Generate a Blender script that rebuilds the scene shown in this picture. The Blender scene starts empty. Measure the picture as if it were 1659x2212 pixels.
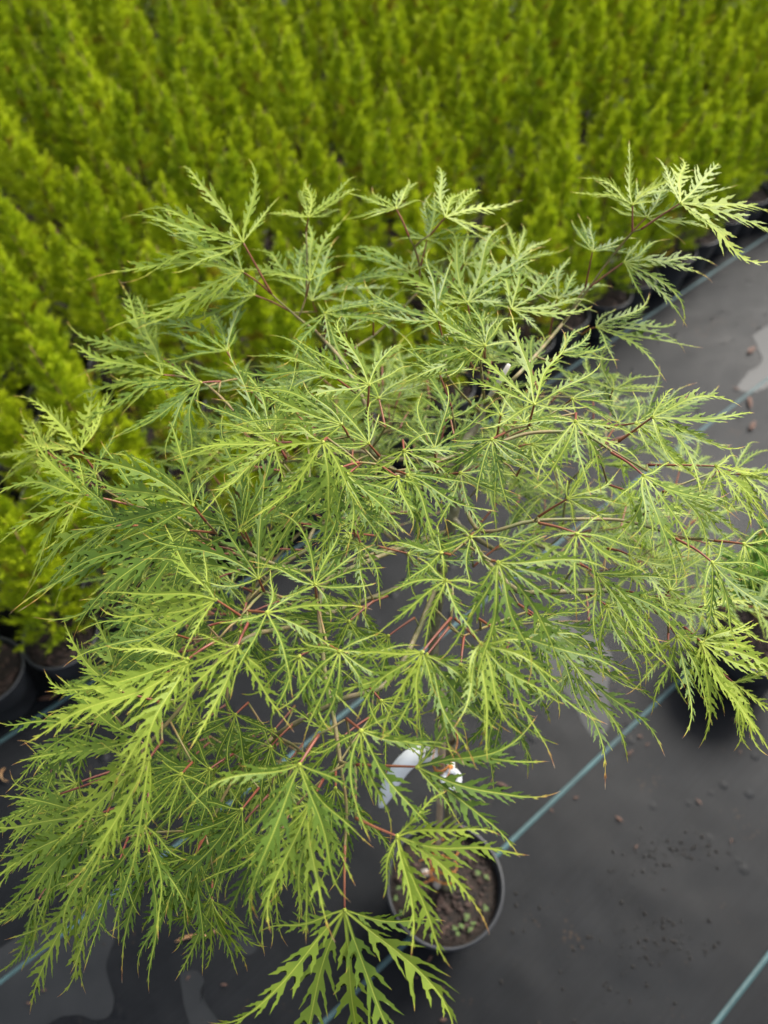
import bpy, math, random
import numpy as np
from mathutils import Vector, Matrix
from mathutils.noise import noise as mnoise

# ------------------------------------------------------------------ camera, world, sun, exposure
scene = bpy.context.scene
PITCH = math.radians(53.5)
CAM = Vector((0, 0, 1.5))
cam_data = bpy.data.cameras.new('camera')
cam_data.sensor_fit = 'VERTICAL'
cam_data.sensor_height = 34.4
cam_data.lens = 34.4 * 1670 / 2212
cam_data.clip_start = 0.02
cam_data.clip_end = 200
cam_data.dof.use_dof = True
cam_data.dof.focus_distance = 0.60
cam_data.dof.aperture_fstop = 4.5
cam = bpy.data.objects.new('camera', cam_data)
scene.collection.objects.link(cam)
cam.location = CAM
cam.rotation_euler = (math.pi / 2 - PITCH, 0, 0)
scene.camera = cam

SUN_EL, SUN_AZ = math.radians(50), math.radians(42)      # azimuth clockwise from +y
world = bpy.data.worlds.new('World'); scene.world = world; world.use_nodes = True
wn = world.node_tree.nodes; wl = world.node_tree.links
for n in list(wn): wn.remove(n)
sky = wn.new('ShaderNodeTexSky'); sky.sky_type = 'NISHITA'; sky.sun_disc = False
sky.sun_elevation = SUN_EL; sky.sun_rotation = SUN_AZ
sky.air_density = 1.0; sky.dust_density = 4.0; sky.ozone_density = 1.0
hs = wn.new('ShaderNodeHueSaturation'); hs.inputs['Saturation'].default_value = 0.42
bg = wn.new('ShaderNodeBackground'); bg.inputs['Strength'].default_value = 0.095
wo = wn.new('ShaderNodeOutputWorld')
wl.new(sky.outputs[0], hs.inputs['Color']); wl.new(hs.outputs[0], bg.inputs['Color']); wl.new(bg.outputs[0], wo.inputs[0])

sun_d = bpy.data.lights.new('sun', 'SUN'); sun_d.energy = 2.0; sun_d.angle = math.radians(24)
sun_d.color = (1.0, 0.95, 0.86)
sun = bpy.data.objects.new('sun', sun_d); scene.collection.objects.link(sun)
sdir = Vector((math.sin(SUN_AZ) * math.cos(SUN_EL), math.cos(SUN_AZ) * math.cos(SUN_EL), math.sin(SUN_EL)))
sun.rotation_euler = (-sdir).to_track_quat('-Z', 'Y').to_euler()
sun.location = sdir * 10

scene.view_settings.view_transform = 'Standard'
scene.view_settings.look = 'None'
scene.view_settings.exposure = 1.7
scene.view_settings.gamma = 1.0
scene.cycles.max_bounces = 5; scene.cycles.diffuse_bounces = 2; scene.cycles.glossy_bounces = 2; scene.cycles.transmission_bounces = 4

# ------------------------------------------------------------------ photo pixel -> direction
F = 1670.0
FW = Vector((0, math.cos(PITCH), -math.sin(PITCH)))
UP = Vector((0, math.sin(PITCH), math.cos(PITCH)))
RT = Vector((1, 0, 0))
K = 1659 / 3024.0
def ray(px, py):                        # full-resolution photo pixel
    x, y = px * K, py * K
    return RT * ((x - 829.5) / F) + UP * ((1106 - y) / F) + FW
def at_z(px, py, z):
    d = ray(px, py); return CAM + d * ((z - CAM.z) / d.z)
def at_d(px, py, d): return CAM + ray(px, py) * d
def project(P):
    d = P - CAM; z = d.dot(FW)
    return 829.5 + F * d.dot(RT) / z, 1106 - F * d.dot(UP) / z, z

rnd = random.Random(11)
U = rnd.uniform

# ------------------------------------------------------------------ material helpers
def mat(name):
    m = bpy.data.materials.new(name); m.use_nodes = True
    return m, m.node_tree.nodes, m.node_tree.links, m.node_tree.nodes['Principled BSDF']
def ramp(nodes, stops):
    r = nodes.new('ShaderNodeValToRGB'); e = r.color_ramp.elements
    while len(e) < len(stops): e.new(0.5)
    for el, (p, c) in zip(e, stops): el.position = p; el.color = (*c, 1)
    return r
def noise_mat(name, c1, c2, scale=30, rough=0.8, bump=0.3, bump_scale=None, detail=6, dist=0.002, lo=0.35, hi=0.65, spec=0.5):
    m, N, L, b = mat(name)
    tc = N.new('ShaderNodeTexCoord')
    n = N.new('ShaderNodeTexNoise'); n.inputs['Scale'].default_value = scale; n.inputs['Detail'].default_value = detail
    L.new(tc.outputs['Object'], n.inputs['Vector'])
    r = ramp(N, [(lo, c1), (hi, c2)])
    L.new(n.outputs['Fac'], r.inputs[0]); L.new(r.outputs[0], b.inputs['Base Color'])
    b.inputs['Roughness'].default_value = rough; b.inputs['Specular IOR Level'].default_value = spec
    if bump:
        n2 = N.new('ShaderNodeTexNoise'); n2.inputs['Scale'].default_value = bump_scale or scale * 2; n2.inputs['Detail'].default_value = 6
        L.new(tc.outputs['Object'], n2.inputs['Vector'])
        bp = N.new('ShaderNodeBump'); bp.inputs['Strength'].default_value = bump; bp.inputs['Distance'].default_value = dist
        L.new(n2.outputs['Fac'], bp.inputs['Height']); L.new(bp.outputs[0], b.inputs['Normal'])
    return m

def leaf_material():
    m, N, L, b = mat('maple_leaf')
    at = N.new('ShaderNodeAttribute'); at.attribute_name = 'lf'
    sp = N.new('ShaderNodeSeparateColor'); L.new(at.outputs['Color'], sp.inputs[0])
    tc = N.new('ShaderNodeTexCoord')
    n = N.new('ShaderNodeTexNoise'); n.inputs['Scale'].default_value = 55; n.inputs['Detail'].default_value = 4
    L.new(tc.outputs['Object'], n.inputs['Vector'])
    ma = N.new('ShaderNodeMath'); ma.operation = 'MULTIPLY_ADD'; ma.inputs[1].default_value = 0.5; ma.inputs[2].default_value = -0.25
    L.new(n.outputs['Fac'], ma.inputs[0])
    ad = N.new('ShaderNodeMath'); ad.operation = 'ADD'; ad.use_clamp = True
    L.new(ma.outputs[0], ad.inputs[0]); L.new(sp.outputs['Blue'], ad.inputs[1])
    blade = ramp(N, [(0.0, (0.045, 0.095, 0.016)), (0.35, (0.098, 0.165, 0.019)), (0.7, (0.215, 0.285, 0.031)), (1.0, (0.38, 0.43, 0.075))])
    L.new(ad.outputs[0], blade.inputs[0])
    vr = N.new('ShaderNodeMapRange'); vr.interpolation_type = 'SMOOTHSTEP'
    vr.inputs['From Min'].default_value = 0.12; vr.inputs['From Max'].default_value = 0.52
    vr.inputs['To Min'].default_value = 0.75; vr.inputs['To Max'].default_value = 0.0
    L.new(sp.outputs['Red'], vr.inputs['Value'])
    mx = N.new('ShaderNodeMix'); mx.data_type = 'RGBA'
    L.new(vr.outputs[0], mx.inputs['Factor']); L.new(blade.outputs[0], mx.inputs[6]); mx.inputs[7].default_value = (0.42, 0.47, 0.075, 1)
    tipc = ramp(N, [(0.5, (0.42, 0.40, 0.06)), (0.72, (0.40, 0.25, 0.06)), (0.84, (0.22, 0.075, 0.035)), (0.95, (0.52, 0.37, 0.22)), (1.0, (0.62, 0.50, 0.36))])
    L.new(sp.outputs['Green'], tipc.inputs[0])
    tf = N.new('ShaderNodeMapRange'); tf.interpolation_type = 'SMOOTHSTEP'
    tf.inputs['From Min'].default_value = 0.35; tf.inputs['From Max'].default_value = 0.62
    L.new(sp.outputs['Green'], tf.inputs['Value'])
    m2 = N.new('ShaderNodeMix'); m2.data_type = 'RGBA'
    L.new(tf.outputs[0], m2.inputs['Factor']); L.new(mx.outputs[2], m2.inputs[6]); L.new(tipc.outputs[0], m2.inputs[7])
    L.new(m2.outputs[2], b.inputs['Base Color'])
    b.inputs['Roughness'].default_value = 0.48; b.inputs['Specular IOR Level'].default_value = 0.30
    n3 = N.new('ShaderNodeTexNoise'); n3.inputs['Scale'].default_value = 700; n3.inputs['Detail'].default_value = 2
    L.new(tc.outputs['Object'], n3.inputs['Vector'])
    bp = N.new('ShaderNodeBump'); bp.inputs['Strength'].default_value = 0.35; bp.inputs['Distance'].default_value = 0.0006
    L.new(n3.outputs['Fac'], bp.inputs['Height']); L.new(bp.outputs[0], b.inputs['Normal'])
    tr = N.new('ShaderNodeBsdfTranslucent')
    hsv = N.new('ShaderNodeHueSaturation'); hsv.inputs['Value'].default_value = 1.5; hsv.inputs['Saturation'].default_value = 1.1
    L.new(m2.outputs[2], hsv.inputs['Color']); L.new(hsv.outputs[0], tr.inputs['Color'])
    ms = N.new('ShaderNodeMixShader'); ms.inputs[0].default_value = 0.32
    out = N['Material Output']
    L.new(b.outputs[0], ms.inputs[1]); L.new(tr.outputs[0], ms.inputs[2]); L.new(ms.outputs[0], out.inputs[0])
    return m

def needle_material(name, stops, trans=0.35):
    m, N, L, b = mat(name)
    at = N.new('ShaderNodeAttribute'); at.attribute_name = 'lf'
    sp = N.new('ShaderNodeSeparateColor'); L.new(at.outputs['Color'], sp.inputs[0])
    oi = N.new('ShaderNodeObjectInfo')
    ma = N.new('ShaderNodeMath'); ma.operation = 'MULTIPLY_ADD'; ma.inputs[1].default_value = 0.22; ma.inputs[2].default_value = -0.11
    L.new(oi.outputs['Random'], ma.inputs[0])
    ad = N.new('ShaderNodeMath'); ad.operation = 'ADD'; ad.use_clamp = True
    L.new(ma.outputs[0], ad.inputs[0]); L.new(sp.outputs['Red'], ad.inputs[1])
    r = ramp(N, stops); L.new(ad.outputs[0], r.inputs[0])
    mx = N.new('ShaderNodeMix'); mx.data_type = 'RGBA'; mx.inputs[7].default_value = (0.24, 0.11, 0.02, 1)
    L.new(sp.outputs['Green'], mx.inputs['Factor']); L.new(r.outputs[0], mx.inputs[6])
    L.new(mx.outputs[2], b.inputs['Base Color'])
    b.inputs['Roughness'].default_value = 0.6; b.inputs['Specular IOR Level'].default_value = 0.25
    tr = N.new('ShaderNodeBsdfTranslucent'); L.new(mx.outputs[2], tr.inputs['Color'])
    ms = N.new('ShaderNodeMixShader'); ms.inputs[0].default_value = trans
    L.new(b.outputs[0], ms.inputs[1]); L.new(tr.outputs[0], ms.inputs[2]); L.new(ms.outputs[0], N['Material Output'].inputs[0])
    return m

def bark_material():
    m, N, L, b = mat('maple_bark')
    at = N.new('ShaderNodeAttribute'); at.attribute_name = 'lf'
    sp = N.new('ShaderNodeSeparateColor'); L.new(at.outputs['Color'], sp.inputs[0])
    tc = N.new('ShaderNodeTexCoord')
    n = N.new('ShaderNodeTexNoise'); n.inputs['Scale'].default_value = 90; n.inputs['Detail'].default_value = 6
    L.new(tc.outputs['Object'], n.inputs['Vector'])
    old = ramp(N, [(0.35, (0.075, 0.065, 0.038)), (0.55, (0.15, 0.14, 0.075)), (0.7, (0.26, 0.24, 0.18))])
    young = ramp(N, [(0.35, (0.13, 0.15, 0.04)), (0.6, (0.20, 0.14, 0.05)), (0.72, (0.19, 0.085, 0.04))])
    L.new(n.outputs['Fac'], old.inputs[0]); L.new(n.outputs['Fac'], young.inputs[0])
    mx = N.new('ShaderNodeMix'); mx.data_type = 'RGBA'
    L.new(sp.outputs['Red'], mx.inputs['Factor']); L.new(old.outputs[0], mx.inputs[6]); L.new(young.outputs[0], mx.inputs[7])
    L.new(mx.outputs[2], b.inputs['Base Color']); b.inputs['Roughness'].default_value = 0.6
    bp = N.new('ShaderNodeBump'); bp.inputs['Strength'].default_value = 0.5; bp.inputs['Distance'].default_value = 0.001
    L.new(n.outputs['Fac'], bp.inputs['Height']); L.new(bp.outputs[0], b.inputs['Normal'])
    return m

ROW_AZ = math.radians(50)                         # direction of the fabric's lines and the pot rows
RU = Vector((math.sin(ROW_AZ), math.cos(ROW_AZ), 0))
RV = Vector((-math.cos(ROW_AZ), math.sin(ROW_AZ), 0))

def fabric_material():
    m, N, L, b = mat('ground_fabric')
    tc = N.new('ShaderNodeTexCoord')
    mp = N.new('ShaderNodeMapping'); mp.inputs['Rotation'].default_value = (0, 0, ROW_AZ - math.pi / 2)
    L.new(tc.outputs['Object'], mp.inputs['Vector'])
    # broad dusty patches, streaks along the weave
    n1 = N.new('ShaderNodeTexNoise'); n1.inputs['Scale'].default_value = 3.2; n1.inputs['Detail'].default_value = 7; n1.inputs['Roughness'].default_value = 0.62
    L.new(tc.outputs['Object'], n1.inputs['Vector'])
    st = N.new('ShaderNodeMapping'); st.inputs['Scale'].default_value = (5, 170, 1); L.new(mp.outputs[0], st.inputs['Vector'])
    n2 = N.new('ShaderNodeTexNoise'); n2.inputs['Scale'].default_value = 1.0; n2.inputs['Detail'].default_value = 3
    L.new(st.outputs[0], n2.inputs['Vector'])
    r1 = ramp(N, [(0.30, (0.0037, 0.0043, 0.0053)), (0.52, (0.0057, 0.0066, 0.0080)), (0.72, (0.011, 0.012, 0.0135))])
    L.new(n1.outputs['Fac'], r1.inputs[0])
    r2 = ramp(N, [(0.3, (0.82,) * 3), (0.7, (1.18,) * 3)]); L.new(n2.outputs['Fac'], r2.inputs[0])
    mu = N.new('ShaderNodeMix'); mu.data_type = 'RGBA'; mu.blend_type = 'MULTIPLY'; mu.inputs['Factor'].default_value = 1
    L.new(r1.outputs[0], mu.inputs[6]); L.new(r2.outputs[0], mu.inputs[7])
    # fine specks of grit
    v = N.new('ShaderNodeTexVoronoi'); v.inputs['Scale'].default_value = 95; L.new(tc.outputs['Object'], v.inputs['Vector'])
    n4 = N.new('ShaderNodeTexNoise'); n4.inputs['Scale'].default_value = 7; n4.inputs['Detail'].default_value = 4; L.new(tc.outputs['Object'], n4.inputs['Vector'])
    r4 = ramp(N, [(0.52, (0,) * 3), (0.70, (0.33,) * 3)]); L.new(n4.outputs['Fac'], r4.inputs[0])
    lt = N.new('ShaderNodeMath'); lt.operation = 'LESS_THAN'; L.new(v.outputs['Distance'], lt.inputs[0]); L.new(r4.outputs[0], lt.inputs[1])
    m3 = N.new('ShaderNodeMix'); m3.data_type = 'RGBA'; m3.inputs[7].default_value = (0.026, 0.018, 0.013, 1)
    L.new(lt.outputs[0], m3.inputs['Factor']); L.new(mu.outputs[2], m3.inputs[6])
    L.new(m3.outputs[2], b.inputs['Base Color'])
    rr = ramp(N, [(0.3, (0.30,) * 3), (0.7, (0.50,) * 3)]); L.new(n1.outputs['Fac'], rr.inputs[0]); L.new(rr.outputs[0], b.inputs['Roughness'])
    b.inputs['Specular IOR Level'].default_value = 0.10
    # weave + pimples
    w1 = N.new('ShaderNodeTexWave'); w1.bands_direction = 'Y'; w1.inputs['Scale'].default_value = 120; w1.inputs['Distortion'].default_value = 1
    w2 = N.new('ShaderNodeTexWave'); w2.bands_direction = 'X'; w2.inputs['Scale'].default_value = 120; w2.inputs['Distortion'].default_value = 1
    L.new(mp.outputs[0], w1.inputs['Vector']); L.new(mp.outputs[0], w2.inputs['Vector'])
    mm = N.new('ShaderNodeMath'); mm.operation = 'MULTIPLY'; L.new(w1.outputs['Fac'], mm.inputs[0]); L.new(w2.outputs['Fac'], mm.inputs[1])
    b1 = N.new('ShaderNodeBump'); b1.inputs['Strength'].default_value = 0.35; b1.inputs['Distance'].default_value = 0.0008; L.new(mm.outputs[0], b1.inputs['Height'])
    v2 = N.new('ShaderNodeTexVoronoi'); v2.inputs['Scale'].default_value = 17; L.new(tc.outputs['Object'], v2.inputs['Vector'])
    rv = ramp(N, [(0.05, (1,) * 3), (0.20, (0,) * 3)]); L.new(v2.outputs['Distance'], rv.inputs[0])
    n5 = N.new('ShaderNodeTexNoise'); n5.inputs['Scale'].default_value = 1.6; L.new(tc.outputs['Object'], n5.inputs['Vector'])
    r5 = ramp(N, [(0.45, (0,) * 3), (0.6, (1,) * 3)]); L.new(n5.outputs['Fac'], r5.inputs[0])
    mv = N.new('ShaderNodeMath'); mv.operation = 'MULTIPLY'; L.new(rv.outputs[0], mv.inputs[0]); L.new(r5.outputs[0], mv.inputs[1])
    n6 = N.new('ShaderNodeTexNoise'); n6.inputs['Scale'].default_value = 5; L.new(tc.outputs['Object'], n6.inputs['Vector'])
    sm = N.new('ShaderNodeMath'); sm.operation = 'MULTIPLY_ADD'; sm.inputs[1].default_value = 3.0; L.new(n6.outputs['Fac'], sm.inputs[0]); L.new(mv.outputs[0], sm.inputs[2])
    b2 = N.new('ShaderNodeBump'); b2.inputs['Strength'].default_value = 0.6; b2.inputs['Distance'].default_value = 0.004
    L.new(sm.outputs[0], b2.inputs['Height']); L.new(b1.outputs[0], b2.inputs['Normal']); L.new(b2.outputs[0], b.inputs['Normal'])
    return m

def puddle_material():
    m, N, L, b = mat('puddle_painted_sheen')
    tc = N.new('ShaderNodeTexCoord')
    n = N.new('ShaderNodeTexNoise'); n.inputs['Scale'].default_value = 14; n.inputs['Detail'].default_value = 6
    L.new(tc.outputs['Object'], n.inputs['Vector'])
    r = ramp(N, [(0.3, (0.015, 0.0165, 0.018)), (0.7, (0.022, 0.0235, 0.025))]); L.new(n.outputs['Fac'], r.inputs[0]); L.new(r.outputs[0], b.inputs['Base Color'])  # sky's reflection on the wet patches is put into this paler base colour
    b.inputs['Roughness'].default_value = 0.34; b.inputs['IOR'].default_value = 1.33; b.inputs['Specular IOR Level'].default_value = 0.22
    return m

def thread_material():
    m, N, L, b = mat('teal_thread')
    tc = N.new('ShaderNodeTexCoord')
    mp = N.new('ShaderNodeMapping'); mp.inputs['Rotation'].default_value = (0, 0, math.radians(35)); L.new(tc.outputs['Object'], mp.inputs['Vector'])
    w = N.new('ShaderNodeTexWave'); w.bands_direction = 'X'; w.inputs['Scale'].default_value = 70; w.inputs['Distortion'].default_value = 0.6
    L.new(mp.outputs[0], w.inputs['Vector'])
    n = N.new('ShaderNodeTexNoise'); n.inputs['Scale'].default_value = 9; n.inputs['Detail'].default_value = 5; L.new(tc.outputs['Object'], n.inputs['Vector'])
    r = ramp(N, [(0.15, (0.014, 0.040, 0.044)), (0.7, (0.040, 0.108, 0.116))]); L.new(w.outputs['Fac'], r.inputs[0])
    r2 = ramp(N, [(0.35, (0.45,) * 3), (0.6, (1.0,) * 3)]); L.new(n.outputs['Fac'], r2.inputs[0])
    mu = N.new('ShaderNodeMix'); mu.data_type = 'RGBA'; mu.blend_type = 'MULTIPLY'; mu.inputs['Factor'].default_value = 1
    L.new(r.outputs[0], mu.inputs[6]); L.new(r2.outputs[0], mu.inputs[7]); L.new(mu.outputs[2], b.inputs['Base Color'])
    b.inputs['Roughness'].default_value = 0.55
    bp = N.new('ShaderNodeBump'); bp.inputs['Strength'].default_value = 0.6; bp.inputs['Distance'].default_value = 0.001
    L.new(w.outputs['Fac'], bp.inputs['Height']); L.new(bp.outputs[0], b.inputs['Normal'])
    return m

M = dict(
    leaf=leaf_material(), bark=bark_material(), fabric=fabric_material(), puddle=puddle_material(), thread=thread_material(),
    stalk=noise_mat('red_stalk', (0.15, 0.030, 0.021), (0.23, 0.085, 0.035), 40, 0.45, 0),
    needle=needle_material('conifer_needle', [(0.0, (0.12, 0.22, 0.006)), (0.4, (0.275, 0.375, 0.007)), (0.75, (0.45, 0.53, 0.011)), (1.0, (0.52, 0.58, 0.03))], .28),
    shrub=needle_material('shrub_leaf', [(0.0, (0.05, 0.15, 0.015)), (1.0, (0.17, 0.34, 0.03))], 0.25),
    stem=noise_mat('conifer_stem', (0.10, 0.05, 0.025), (0.20, 0.11, 0.05), 80, 0.85, 0.4),
    pot=noise_mat('black_plastic', (0.014, 0.015, 0.017), (0.028, 0.030, 0.034), 14, 0.42, 0.15, 200, dist=0.0004),
    soil=noise_mat('potting_soil', (0.007, 0.005, 0.004), (0.024, 0.015, 0.010), 120, 0.95, 0.9, 160, dist=0.004),
    chip=noise_mat('bark_chip', (0.016, 0.010, 0.0075), (0.055, 0.030, 0.021), 60, 0.85, 0.6, 150),
    redchip=noise_mat('red_bark_chip', (0.05, 0.024, 0.016), (0.13, 0.065, 0.042), 60, 0.8, 0.5, 150),
    dryleaf=noise_mat('dry_leaf', (0.26, 0.12, 0.045), (0.42, 0.26, 0.12), 60, 0.75, 0.4, 150),
    grit=noise_mat('grit', (0.004, 0.0035, 0.003), (0.012, 0.009, 0.007), 60, 0.95, 0.4),
    cane=noise_mat('bamboo_cane', (0.30, 0.20, 0.12), (0.46, 0.35, 0.24), 50, 0.55, 0.2),
    tie=noise_mat('orange_tie', (0.48, 0.17, 0.03), (0.66, 0.28, 0.06), 60, 0.5, 0.2),
    tag=noise_mat('white_tag', (0.74, 0.76, 0.78), (0.82, 0.83, 0.84), 20, 0.4, 0),
    weed=noise_mat('weed_leaf', (0.05, 0.10, 0.018), (0.12, 0.19, 0.035), 60, 0.6, 0.2),
    pebble=noise_mat('pale_pebble', (0.22, 0.19, 0.16), (0.40, 0.36, 0.31), 60, 0.7, 0.2),
    dead=noise_mat('dead_wood', (0.40, 0.37, 0.33), (0.66, 0.62, 0.56), 70, 0.8, 0.4),
)

# ------------------------------------------------------------------ mesh helpers
class MB:
    def __init__(s): s.v = []; s.f = []; s.c = []; s.smooth = []
    def add(s, vs, fs, col=(0, 0, 0), smooth=True):
        o = len(s.v)
        s.v += [tuple(p) for p in vs]
        s.f += [tuple(i + o for i in q) for q in fs]
        s.c += (col if isinstance(col, list) else [col] * len(vs))
        s.smooth += [smooth] * len(fs)
    def mesh(s, name, material, origin=None):
        me = bpy.data.meshes.new(name)
        v = np.array(s.v, dtype=np.float64)
        if origin is not None: v = v - np.array(origin)
        me.from_pydata(v.tolist(), [], s.f)
        me.polygons.foreach_set('use_smooth', s.smooth)
        a = me.color_attributes.new('lf', 'FLOAT_COLOR', 'POINT')
        cc = np.ones((len(s.v), 4), dtype=np.float32); cc[:, :3] = np.array(s.c, dtype=np.float32)
        a.data.foreach_set('color', cc.ravel())
        me.materials.append(material); me.update()
        return me
COL = scene.collection
def link(name, me, parent=None, loc=None, label=None, category=None, group=None, kind=None):
    o = bpy.data.objects.new(name, me); COL.objects.link(o)
    if parent is not None: o.parent = parent
    if loc is not None: o.location = loc
    if label: o['label'] = label
    if category: o['category'] = category
    if group: o['group'] = group
    if kind: o['kind'] = kind
    return o

def tube(mb, pts, radii, n=6, col=(0, 0, 0), cap=True, squash=None):
    pts = [Vector(p) for p in pts]; m = len(pts)
    vs = []; fs = []
    t0 = (pts[1] - pts[0]).normalized()
    a = t0.orthogonal().normalized()
    for i in range(m):
        t = (pts[min(i + 1, m - 1)] - pts[max(i - 1, 0)]).normalized()
        a = (a - t * a.dot(t)).normalized(); b = t.cross(a)
        r = radii[i] if hasattr(radii, '__len__') else radii
        for k in range(n):
            th = 2 * math.pi * k / n
            vs.append(pts[i] + a * (r * math.cos(th)) + b * (r * math.sin(th)))
    for i in range(m - 1):
        for k in range(n):
            k2 = (k + 1) % n
            fs.append((i * n + k, i * n + k2, (i + 1) * n + k2, (i + 1) * n + k))
    if cap:
        fs.append(tuple(reversed(range(n)))); fs.append(tuple((m - 1) * n + k for k in range(n)))
    mb.add(vs, fs, col)
def lathe(mb, prof, n=40, center=(0, 0, 0)):
    vs = []; fs = []
    for r, z in prof:
        for k in range(n):
            th = 2 * math.pi * k / n
            vs.append((center[0] + r * math.cos(th), center[1] + r * math.sin(th), center[2] + z))
    for i in range(len(prof) - 1):
        for k in range(n):
            k2 = (k + 1) % n
            fs.append((i * n + k, i * n + k2, (i + 1) * n + k2, (i + 1) * n + k))
    mb.add(vs, fs)
def smooth_path(pts, sub=6):
    pts = [Vector(p) for p in pts]
    if len(pts) < 3:
        return [pts[0].lerp(pts[1], i / sub) for i in range(sub + 1)]
    out = []
    for i in range(len(pts) - 1):
        p0 = pts[max(i - 1, 0)]; p1 = pts[i]; p2 = pts[i + 1]; p3 = pts[min(i + 2, len(pts) - 1)]
        for s in range(sub):
            t = s / sub
            out.append(0.5 * ((2 * p1) + (p2 - p0) * t + (2 * p0 - 5 * p1 + 4 * p2 - p3) * t * t + (3 * p1 - p0 - 3 * p2 + p3) * t ** 3))
    out.append(pts[-1]); return out
def rock(mb, c, size, rng, flat=(1, 1, 1), col=(0, 0, 0), rot=None):
    """small irregular chunk: a jittered octahedron-like hull"""
    base = [(1, 0, 0), (-1, 0, 0), (0, 1, 0), (0, -1, 0), (0, 0, 1), (0, 0, -1), (.6, .6, .5), (-.6, .6, .5), (-.6, -.6, .5), (.6, -.6, .5)]
    fs = [(0, 6, 9), (4, 9, 6), (6, 2, 7), (4, 6, 7), (7, 1, 8), (4, 7, 8), (8, 3, 9), (4, 8, 9), (0, 9, 3), (3, 8, 1), (1, 7, 2), (2, 6, 0),
          (5, 2, 0), (5, 1, 2), (5, 3, 1), (5, 0, 3)]
    R = Matrix.Rotation(rng.uniform(0, 6.28), 3, 'Z') @ Matrix.Rotation(rng.uniform(-.35, .35), 3, 'X')
    vs = []
    for b in base:
        p = Vector((b[0] * flat[0], b[1] * flat[1], b[2] * flat[2])) * size * rng.uniform(.72, 1.2)
        vs.append(Vector(c) + R @ p)
    mb.add(vs, fs, col, smooth=False)

# ------------------------------------------------------------------ the ground: black woven fabric with teal lines
mb = MB(); s = 40
mb.add([(-s, -s, 0), (s, -s, 0), (s, s, 0), (-s, s, 0)], [(0, 1, 2, 3)])
ground = link('ground', mb.mesh('ground', M['fabric']), kind='structure')
def make_thread(perp, half=7.0, w=0.0044):
    mb = MB(); n = 90
    vs = []; fs = []
    for i in range(n + 1):
        u = -half + 2 * half * i / n
        off = 0.004 * math.sin(u * 2.3 + perp * 9)
        for k in range(5):
            a = math.pi * k / 4
            vs.append((u, off + w * math.cos(a), -0.0008 + 0.0020 * math.sin(a)))
    for i in range(n):
        for k in range(4):
            fs.append((i * 5 + k, i * 5 + k + 1, (i + 1) * 5 + k + 1, (i + 1) * 5 + k))
    mb.add(vs, fs)
    o = link('marker_thread', mb.mesh('marker_thread', M['thread']), parent=ground)
    o.location = RV * perp + Vector((0, 0, 0.001)); o.rotation_euler = (0, 0, math.pi / 2 - ROW_AZ)
for perp in (0.902, 0.517, 0.121, -0.281, -0.68, 1.295): make_thread(perp)

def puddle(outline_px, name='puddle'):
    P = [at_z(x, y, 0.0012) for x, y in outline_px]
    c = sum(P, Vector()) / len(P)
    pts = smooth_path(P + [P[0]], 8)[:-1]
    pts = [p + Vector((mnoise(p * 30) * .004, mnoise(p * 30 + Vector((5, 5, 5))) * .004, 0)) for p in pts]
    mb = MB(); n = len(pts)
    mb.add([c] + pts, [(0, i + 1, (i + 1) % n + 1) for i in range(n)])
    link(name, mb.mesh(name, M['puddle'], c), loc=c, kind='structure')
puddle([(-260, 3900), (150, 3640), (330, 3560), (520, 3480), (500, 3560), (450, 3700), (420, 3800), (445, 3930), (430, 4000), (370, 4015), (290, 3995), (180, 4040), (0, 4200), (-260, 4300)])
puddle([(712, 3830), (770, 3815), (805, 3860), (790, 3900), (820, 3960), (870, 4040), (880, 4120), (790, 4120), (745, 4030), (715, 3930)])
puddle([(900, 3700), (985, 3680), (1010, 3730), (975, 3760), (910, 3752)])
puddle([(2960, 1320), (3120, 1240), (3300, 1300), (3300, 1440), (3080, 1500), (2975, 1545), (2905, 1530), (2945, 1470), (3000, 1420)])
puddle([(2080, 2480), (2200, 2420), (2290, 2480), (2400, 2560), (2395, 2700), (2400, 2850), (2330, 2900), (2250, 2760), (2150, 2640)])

# ------------------------------------------------------------------ pots and soil
def pot_mesh(rt, rb, h, lip):
    mb = MB()
    lathe(mb, [(0.001, 0.004), (rb - .004, 0.004), (rb, 0.0), (rb + .001, 0.004), (rt - .006, h - lip), (rt - .002, h - lip + .002), (rt, h - lip + .004), (rt, h - .002), (rt - .001, h),
               (rt - .0035, h + .0002), (rt - .005, h - .001), (rt - .006, h - lip - .004), (rt - .010, h - .06)], 48)
    return mb
def soil_mesh(r, z, nchip, rng, size=(.004, .010)):
    mb = MB(); R = 9; S = 36
    vs = [(0, 0, z + .004)]; fs = []
    for i in range(1, R + 1):
        for k in range(S):
            rr = r * i / R; th = 2 * math.pi * k / S
            x, y = rr * math.cos(th), rr * math.sin(th)
            vs.append((x, y, z + .006 * mnoise(Vector((x * 40, y * 40, z * 9 + nchip))) + .002 - (.004 if i == R else 0)))
    for k in range(S): fs.append((0, 1 + k, 1 + (k + 1) % S))
    for i in range(R - 1):
        for k in range(S):
            a = 1 + i * S + k; b = 1 + i * S + (k + 1) % S
            fs.append((a, a + S, b + S, b))
    mb.add(vs, fs)
    return mb
def chips_mesh(r, z, n, rng, size):
    mb = MB()
    for _ in range(n):
        a = rng.uniform(0, 6.283); rr = (r - .008) * math.sqrt(rng.random())
        rock(mb, (rr * math.cos(a), rr * math.sin(a), z + .003 + rng.uniform(0, .004)), rng.uniform(*size), rng, (1.2, .75, .5))
    return mb

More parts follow.
